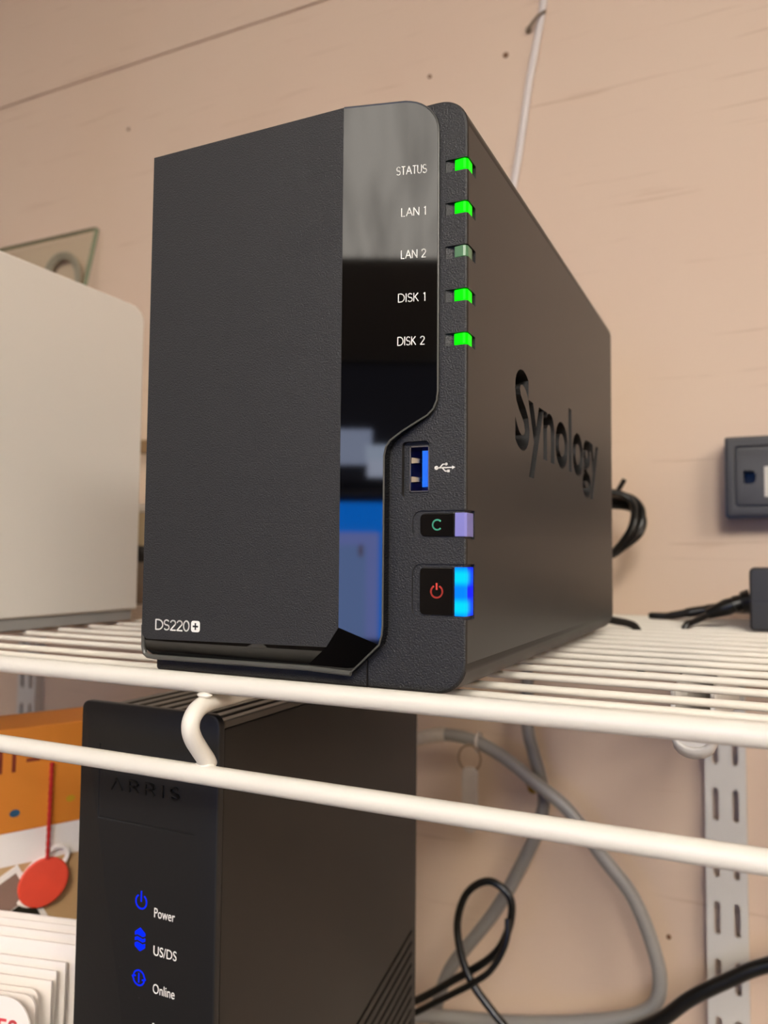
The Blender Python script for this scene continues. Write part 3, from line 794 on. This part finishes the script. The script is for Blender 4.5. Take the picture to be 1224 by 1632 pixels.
bm = bmesh.new()
base = [(0, 25), (12, 22), (18.5, 12), (17.5, -2), (10, -14), (-1, -24), (-12, -22), (-18, -8), (-17, 8), (-10, 20)]
for (sx, sz, dx, dz_, y) in ((1, 1, 0, 0, 331), (.82, .9, -2, -1, 335), (.68, .95, 1.5, 1, 327), (1.05, .8, -1, -3, 338), (.9, 1.04, -1.5, 0, 324)):
    loop = [(91.5 + dx + p[0] * sx, y + 4 * math.sin(i * 1.3), 60.5 + dz_ + p[1] * sz * .82) for i, p in enumerate(base)]
    tube(bm, catmull(loop, 5, closed=True), 2.2, 10, closed=True)
coil = bm_obj('cord_bundle', bm, M_CORD, None, org=(92, 331, 61))
tag(coil, 'bundled loops of black cord hanging behind the storage box', 'cord bundle')
bm = bmesh.new(); tube(bm, catmull([(84, 340, 60), (90, 338, 76), (96, 336, 86), (99, 335, 91)], 5), 1.6, 10); bm_obj('tail', bm, M_CORD, coil)
bm = bmesh.new(); tube(bm, catmull([(88, 334, 40), (80, 330, 30), (74, 310, 20), (72, 270, 12), (72, 233, 14)], 5), 2.2, 10); bm_obj('lead', bm, M_CORD, coil)

# ------------------------------------------------------------------ things on the wall above
M_WCORD = mat('white_flat_cord', (205, 196, 192), .5)
bm = bmesh.new()
pts = catmull([(36, 382.6, 500), (34.6, 382.6, 470), (29.6, 382.6, 441), (23.2, 382.6, 408), (18.2, 382.6, 374), (13.7, 382.6, 345), (9.5, 382.6, 322), (2, 382.6, 280), (-4, 382.6, 200), (-6, 382.6, 90), (-6, 380, 10)], 5)
tube(bm, pts, 2.9, 12)
for v in bm.verts: v.co.y = 383.0 + (v.co.y - 382.6) * .55
wcord = bm_obj('signal_cable', bm, M_WCORD, None, org=(20, 383, 300))
tag(wcord, 'white cord running up the wall above the storage box', 'cord')
bm = bmesh.new(); tube(bm, [(22.5, 381.6, 449), (27, 379.6, 452), (31.5, 379.6, 456), (36, 381.6, 459)], 1.1, 8)
tube(bm, [(22.5, 381.6, 449), (22.5, 384.6, 448.5)], 2.2, 10)
tag(bm_obj('cord_staple', bm, mat('dull_staple', (120, 104, 88), .5), None, org=(29, 383, 454)), 'bent brownish staple holding the white cord to the wall', 'staple')
M_NAIL = mat('rusty_nail', (104, 66, 36), .6, var=(300, .3))
for (x, z, r, lab) in ((3.6, 434.5, 2.3, 'rusty nail head beside the white wall cord'), (-60.9, 433.8, 1.7, 'small rusty nail head above the storage box'), (-385.3, 463.2, 1.8, 'faint nail head on the wall above the white case'), (118.4, -217.4, 1.6, 'dark nail head beside the right wall standard')):
    bm = bmesh.new(); lathe(bm, [(r, 0), (r, -.6), (r * .5, -1.1)], (x, YW + .2, z), axis='y', seg=14)
    tag(bm_obj('nail_head', bm, M_NAIL, None, org=(x, YW, z)), lab, 'nail', 'nail heads on the wall')

# ------------------------------------------------------------------ cables below the shelf
M_COAX = mat('grey_coax', (122, 118, 115), .4)
bm = bmesh.new(); tube(bm, catmull([(22, 378, -20), (24, 372, -60), (26.9, 362, -82.5), (31, 362, -99), (36.8, 362, -119), (37.7, 362, -137), (29, 362, -164), (4, 362, -212), (-29, 362, -258), (-40, 362, -285), (-43, 362, -300), (-45, 361, -330)], 7), 4.6, 14)
tag(bm_obj('coax_cable', bm, M_COAX, None, org=(20, 362, -160)), 'thick grey cable hanging straight down the wall behind the black loop', 'cable', 'grey cables')
bm = bmesh.new(); tube(bm, catmull([(-85, 345, -112), (-60, 345, -98), (-34, 345, -89.5), (-10, 345, -90.5), (13, 345, -99.6), (35.4, 345, -114), (58.9, 345, -130), (81.5, 345, -157), (101, 345, -180), (114, 345, -212), (116.5, 345, -234), (108, 345, -249), (81, 344, -261), (27, 342, -275), (-40, 340, -286), (-90, 330, -294)], 7), 4.6, 14)
cx2 = bm_obj('coax_cable', bm, mat('light_grey_coax', (142, 138, 133), .4), None, org=(60, 345, -180))
tag(cx2, 'thick grey cable sweeping in a wide arc from modem to lower right', 'cable', 'grey cables')
bm = bmesh.new(); tube(bm, catmull([(-70, 345, -103.5), (-60, 345, -98), (-47, 345, -92.8), (-34, 345, -89.5), (-29, 345, -89.0)], 6), 5.2, 14)
bm_obj('label_wrap', bm, mat('clear_label_wrap', (190, 182, 172), .4, var=(120, .3)), cx2)
M_LOOP = mat('black_loop_cord', (12, 13, 11), .25)
bm = bmesh.new(); tube(bm, catmull([(-60, 292, -268), (-31.5, 300, -254), (-6.8, 302, -236.5), (18.6, 304, -217), (29, 306, -199), (30, 308, -180), (16.4, 308, -171.5), (2, 306, -180), (-4, 303, -198), (-.5, 299, -215.4), (8, 296, -231), (22.8, 294, -245), (36, 292, -256), (60, 290, -285), (70, 288, -298)], 8), 2.5, 12)
tag(bm_obj('loop_cord', bm, M_LOOP, None, org=(12, 300, -215)), 'thin glossy black cord tied in an upright loop beside the modem', 'cord')
bm = bmesh.new(); tube(bm, catmull([(-60, 278, -272), (-33, 286, -258), (-14, 288, -245.5), (0, 290, -236.5), (10, 291, -229.5), (20, 293, -221.5), (27, 296, -211), (30.5, 299, -200), (30, 302, -190)], 6), 2.0, 12)
tag(bm_obj('twin_cord', bm, M_LOOP, None, org=(-20, 296, -250)), 'short black cord running alongside the foot of the looped cord', 'cord')
bm = bmesh.new(); tube(bm, catmull([(-62, 312, -296), (-20, 326, -296), (40, 334, -293.5), (66, 333.5, -281), (92, 332, -263), (117.7, 330, -245), (136, 330, -227.5), (157, 330, -212), (179, 330, -198), (230, 330, -176), (300, 332, -165)], 7), 4.3, 14)
tag(bm_obj('heavy_cord', bm, M_CORD, None, org=(140, 330, -225)), 'heavy black cord crossing the right wall standard near the bottom', 'cord')
M_TAG = mat('clear_plastic_tag', (196, 186, 178), .25, var=(150, .1))
kt = thing('key_tag', (-7, 336, -110), 'pale plastic tag on a wire ring hanging from the grey cable', 'key tag')
bm = bmesh.new(); tube(bm, [(-7.6 + 8.2 * math.cos(a * D2R), 336, -101.5 + 9 * math.sin(a * D2R)) for a in range(0, 360, 15)], .75, 8, closed=True); bm_obj('ring', bm, mat('dull_wire', (140, 118, 98), .35, metal=.6), kt)
bm = bmesh.new(); prism(bm, [(p[0], 334.5, p[1]) for p in rrect(-13, -1.5, -152, -107.5, (5.5, 5.5, 4.5, 4.5), 5)], (0, 3, 0)); bm_obj('tag', bm, M_TAG, kt, bevel=.6)
bm = bmesh.new(); tube(bm, [(-4.2, 345 + 6.2 * math.cos(a * D2R), -92 + 6.2 * math.sin(a * D2R)) for a in range(0, 360, 20)], 1.3, 8, closed=True); bm_obj('tie', bm, M_TAG, kt)
bs = thing('brass_screw', (33, 384, -119), 'brass screw head on a dark clip below the crossing grey cables', 'screw')
bm = bmesh.new(); lathe(bm, [(4.5, 8), (5.2, 6), (5.2, -14), (4.0, -15.5)], (30.5, 372, -117.5), axis='y', seg=8); bm_obj('clip', bm, mat('dark_clip', (74, 68, 64), .5), bs)
bm = bmesh.new(); lathe(bm, [(3.9, 0), (3.9, -2.2), (3.0, -3.2), (1.0, -3.4)], (32.6, 356.4, -121.5), axis='y', seg=20); bm_obj('head', bm, mat('brass', (176, 140, 52), .3, metal=.9), bs)

# ------------------------------------------------------------------ orange box, disc and papers at lower left
M_OR = mat('orange_card', (212, 128, 40), .55, var=(25, .06))
M_KRAFT = mat('kraft_card', (188, 152, 108), .7, var=(40, .08))
M_PAPER = mat('white_paper', (232, 224, 217), .7, var=(20, .02))
M_MAROON = mat('maroon_ink', (120, 42, 20), .6)
od = Vector((.447, .894, 0)).normalized(); on = Vector((od.y, -od.x, 0)); up = Vector((0, 0, 1))
op = Vector((-151.8, 120, 0))
def onb(s, z, out=0.0): return op + od * s + up * z + on * out      # s along the face from the modem side (negative = nearer), height z
bx_ = thing('printed_box', onb(-60, ZL, -20), 'orange and white printed cardboard box standing left of the modem', 'cardboard box')
def slab(name, s0, s1, z0, z1, depth, m, par, out=0.0, bevel=None):
    bm = bmesh.new(); c = onb((s0 + s1) / 2, (z0 + z1) / 2, out - depth / 2)
    obox(bm, c, od, up, on, (s1 - s0) / 2, (z1 - z0) / 2, depth / 2)
    return bm_obj(name, bm, m, par, smooth=0, bevel=bevel)
slab('orange_panel', -150, 45, -102.8, -50.6, 40, M_OR, bx_, bevel=.6)
slab('white_band', -150, 45, -119.2, -102.8, 40, M_PAPER, bx_)
slab('kraft_panel', -150, 45, ZL + .1, -119.2, 40, M_KRAFT, bx_)
# printed letters and dots
bm = bmesh.new(); pl, wd = stroke_text('HT-', .3)
strokes(bm, pl, onb(-46.5, -72.2, .02), od, up, on, 1.9, .05, sx=25.5 / wd, sy=10.5); bm_obj('lettering', bm, M_MAROON, bx_, smooth=0)
for (s, z, r, m) in ((-32, -93.3, 1.9, mat('blue_dot', (30, 78, 110), .6)), (-4.5, -90.5, 1.7, mat('olive_dot', (190, 150, 20), .6))):
    bm = bmesh.new(); prism(bm, [onb(s + r * 1.35 * math.cos(a * D2R), z + r * math.sin(a * D2R), .02) for a in range(0, 360, 20)], on * .05); bm_obj('printed_dot', bm, m, bx_, smooth=0)
# photo print with white border at the lower left of the box
ph = thing('photo_print', onb(-45, -150, 0), 'tilted photo print with a white border tucked against the orange box', 'photo print')
pu = (od * math.cos(28 * D2R) + up * math.sin(28 * D2R)); pv = (-od * math.sin(28 * D2R) + up * math.cos(28 * D2R))
pc = onb(-44, -148, .9)
bm = bmesh.new(); obox(bm, pc, pu, pv, on, 26, 19, .35); bm_obj('border', bm, M_PAPER, ph, smooth=0)
bm = bmesh.new(); obox(bm, pc + on * .4 + pv * 8.5, pu, pv, on, 23.5, 7.5, .1); bm_obj('image_top', bm, mat('photo_mauve', (140, 112, 100), .4, var=(60, .2)), ph, smooth=0)
bm = bmesh.new(); obox(bm, pc + on * .4 - pv * 8, pu, pv, on, 23.5, 8.5, .1); bm_obj('image_dark', bm, mat('photo_dark', (38, 34, 24), .4, var=(60, .2)), ph, smooth=0)
# red disc on a red cord with a white ring behind it
rd = thing('red_pendant', onb(-16, -128, 3), 'round red wooden disc hanging on a red cord against the orange box', 'pendant')
dc = onb(-18.0, -129.5, 4.5)
ax1 = (od * .78 + up * .63).normalized(); dnrm = (on * .95 + Vector((0, 0, .12)) - od * .12).normalized(); ax1 = (ax1 - dnrm * ax1.dot(dnrm)).normalized(); ax2 = dnrm.cross(ax1)
bm = bmesh.new(); prism(bm, [dc + ax1 * 12.9 * math.cos(a * D2R) + ax2 * 11.0 * math.sin(a * D2R) for a in range(0, 360, 10)], dnrm * -2.4)
bm_obj('disc', bm, mat('red_lacquer', (214, 66, 42), .5, var=(90, .16), bump=(120, .3, .6)), rd, bevel=.6)
bm = bmesh.new(); prism(bm, [dc - dnrm * 2.9 - od * 2.5 + ax1 * 12.9 * math.cos(a * D2R) + ax2 * 11.0 * math.sin(a * D2R) for a in range(0, 360, 10)], dnrm * -1.2); bm_obj('white_backing', bm, M_PAPER, rd, bevel=.3)
top = onb(-15.0, -70.0, 1.6); bot = dc + up * 11.2 - dnrm * 1.2 + od * 1.6
cp = []
for k in range(41):
    t = k / 40; cp.append(top.lerp(bot, t))
bm = bmesh.new(); tube(bm, cp, [1.0 + .16 * math.sin(k * 2.1) for k in range(41)], 10); bm_obj('cord', bm, mat('red_cord', (176, 20, 16), .7), rd)
bm = bmesh.new(); tube(bm, [dc + up * 11.6 + od * 7.0 - dnrm * 2.4 + od * 5.0 * math.cos(a * D2R) + up * 4.6 * math.sin(a * D2R) for a in range(0, 360, 15)], 1.2, 8, closed=True); bm_obj('white_ring', bm, M_PAPER, rd)

# upright papers in front of the box
sheets = [(-87.8, 62, -119.4, 0, 'rearmost white paper standing behind the others beside the modem'),
          (-83.7, 58, -119.6, 0, 'second white paper from the back of the upright stack'),
          (-79.5, 54, -120.7, 0, 'third white paper from the back of the upright stack'),
          (-76.0, 50, -122.3, 0, 'fourth white paper from the back, with a red printed line'),
          (-79.2, 45, -127.5, 0, 'white paper with a square corner right beside the modem, fifth from the back'),
          (-79.9, 41, -129.1, 0, 'white paper with a square corner just in front of the fifth, sixth from the back'),
          (-78.2, 37, -130.8, 0, 'white folded paper in the middle front of the upright stack, seventh from the back'),
          (-79.4, 32, -131.9, 4, 'white paper with a softened corner, third from the front of the stack'),
          (-76.5, 28, -131.9, 5, 'white paper with a softened corner, second from the front of the stack'),
          (-72.1, 22, -129.3, 11, 'frontmost white paper with a rounded corner and red letters')]
sd = Vector((-.976, -.218, 0)); sn = Vector((.218, -.976, 0))
for i, (x, y, zt, rc, lab) in enumerate(sheets):
    root = thing('paper_sheet', (x - 50, y - 12, ZL), lab, 'paper', 'white papers standing beside the modem')
    base = Vector((x, y, 0)); W_ = 100; H_2 = zt - ZL - .3
    loop = rrect(0, W_, 0, H_2, (0, 0, 0, 0), 5) if rc == 0 else rrect(0, W_, 0, H_2, (0, 0, rc, rc), 6)
    bm = bmesh.new()
    lean = .02 + .006 * (i % 3)
    def pp(p): return base + sd * p[0] + Vector((0, 0, ZL + .3 + p[1])) - sn * (lean * (p[1] - H_2))
    prism(bm, [pp(p) for p in loop], sn * -(.5 if i % 2 else .9))
    sh = bm_obj('sheet', bm, M_PAPER, root, smooth=0)
    if i == 3:
        bm = bmesh.new()
        for k in range(12):
            a = 19 + k * 1.35
            strokes(bm, [[(a, H_2 - 8.3), (a + 1.0, H_2 - 8.3)]], base + Vector((0, 0, ZL + .3)) + sn * (.06 + lean * 8.3), sd, up, sn, 1.0, .03)
        bm_obj('red_print', bm, mat('red_print', (176, 60, 70), .6), sh, smooth=0)
    if i == 9:
        pl, wd = stroke_text('CES', .22)
        bm = bmesh.new(); strokes(bm, [[(19.5 - p[0] * 6.2, H_2 - 14.2 + p[1] * 5.6) for p in q] for q in pl], base + Vector((0, 0, ZL + .3)) + sn * (.06 + lean * 12), sd, up, sn, 1.1, .03)
        bm_obj('red_print', bm, mat('red_letter_print', (214, 70, 78), .6), sh, smooth=0)

# ------------------------------------------------------------------ across the room: desk and screens, seen only as reflections
def screen_mat(name, base, rects):
    m, nt, b = new_mat(name); N = nt.nodes; L = nt.links
    tc = N.new('ShaderNodeTexCoord'); sp = N.new('ShaderNodeSeparateXYZ'); L.new(tc.outputs['Object'], sp.inputs[0])
    cur = None
    for (x0, x1, z0, z1, col) in rects:
        facs = []
        for (o, lo, hi) in ((sp.outputs['X'], x0, x1), (sp.outputs['Z'], z0, z1)):
            for (val, op_) in ((lo, 'GREATER_THAN'), (hi, 'LESS_THAN')):
                q = N.new('ShaderNodeMath'); q.operation = op_; q.inputs[1].default_value = val * MM; L.new(o, q.inputs[0]); facs.append(q.outputs[0])
        acc = facs[0]
        for f in facs[1:]:
            q = N.new('ShaderNodeMath'); q.operation = 'MULTIPLY'; L.new(acc, q.inputs[0]); L.new(f, q.inputs[1]); acc = q.outputs[0]
        mx = N.new('ShaderNodeMix'); mx.data_type = 'RGBA'; mx.inputs[6].default_value = (*base, 1); mx.inputs[7].default_value = (*col, 1)
        if cur: L.new(cur, mx.inputs[6])
        L.new(acc, mx.inputs[0]); cur = mx.outputs[2]
    L.new(cur, b.inputs['Emission Color']); b.inputs['Emission Strength'].default_value = SCREEN
    b.inputs['Base Color'].default_value = (.01, .01, .01, 1); b.inputs['Roughness'].default_value = .3
    return m
DZ = -330
desk = thing('desk', (60, -1560, Z0), 'brown desk across the room carrying two computer screens', 'desk')
bm = bmesh.new(); box(bm, -640, 760, -1960, -1180, DZ - 30, DZ); bm_obj('desk_top', bm, mat('desk_wood', (112, 82, 56), .5, var=(20, .15)), desk, smooth=0, bevel=3)
for (x, y) in ((-610, -1930), (730, -1930), (-610, -1210), (730, -1210)):
    bm = bmesh.new(); box(bm, x - 25, x + 25, y - 25, y + 25, Z0, DZ - 30); bm_obj('leg', bm, M_BLACK, desk, smooth=0)
def monitor(xc, y, z0, z1, hw, scr, label):
    t = thing('monitor', (xc, y - 60, DZ), label, 'monitor', 'computer screens on the desk')
    bm = bmesh.new(); box(bm, xc - hw - 14, xc + hw + 14, y - 40, y, z0 - 16, z1 + 14); bm_obj('housing', bm, M_BLACK, t, smooth=0, bevel=3)
    bm = bmesh.new(); box(bm, xc - hw, xc + hw, y, y + 1, z0, z1)
    o3 = Vector((xc, y, (z0 + z1) / 2))
    s = bm_obj('screen', bm, scr, t, smooth=0)
    bm = bmesh.new(); box(bm, xc - 25, xc + 25, y - 70, y - 40, DZ + 12, (z0 + z1) / 2); bm_obj('stand', bm, M_BLACK, t, smooth=0)
    bm = bmesh.new(); box(bm, xc - 120, xc + 120, y - 150, y + 20, DZ + .2, DZ + 14); bm_obj('foot', bm, M_BLACK, t, smooth=0, bevel=3)
m1 = screen_mat('blue_desktop', (0.0, .16, .72), [(-260, 58, -20 - DZ - 200, 86 - DZ, (.16, .2, .5)), (-260, 34, -20 - DZ - 200, 62 - DZ, (.13, .20, .42)), (20, 27, 40 - DZ, 62 - DZ, (.10, .05, .05))])
monitor(20, -1300, -116, 143, 210, m1, 'screen showing a blue desktop, lower and nearer of the two')
m2 = screen_mat('dark_desktop', (0.004, .004, .006), [(-240, -52, 250 - DZ, 332 - DZ, (.26, .30, .42)), (-62, -10, 222 - DZ, 262 - DZ, (.40, .44, .56)), (-66, 60, 262 - DZ, 296 - DZ, (.36, .42, .54))])
monitor(110, -1600, 212, 480, 240, m2, 'screen with a dark picture and white windows, higher and farther of the two')
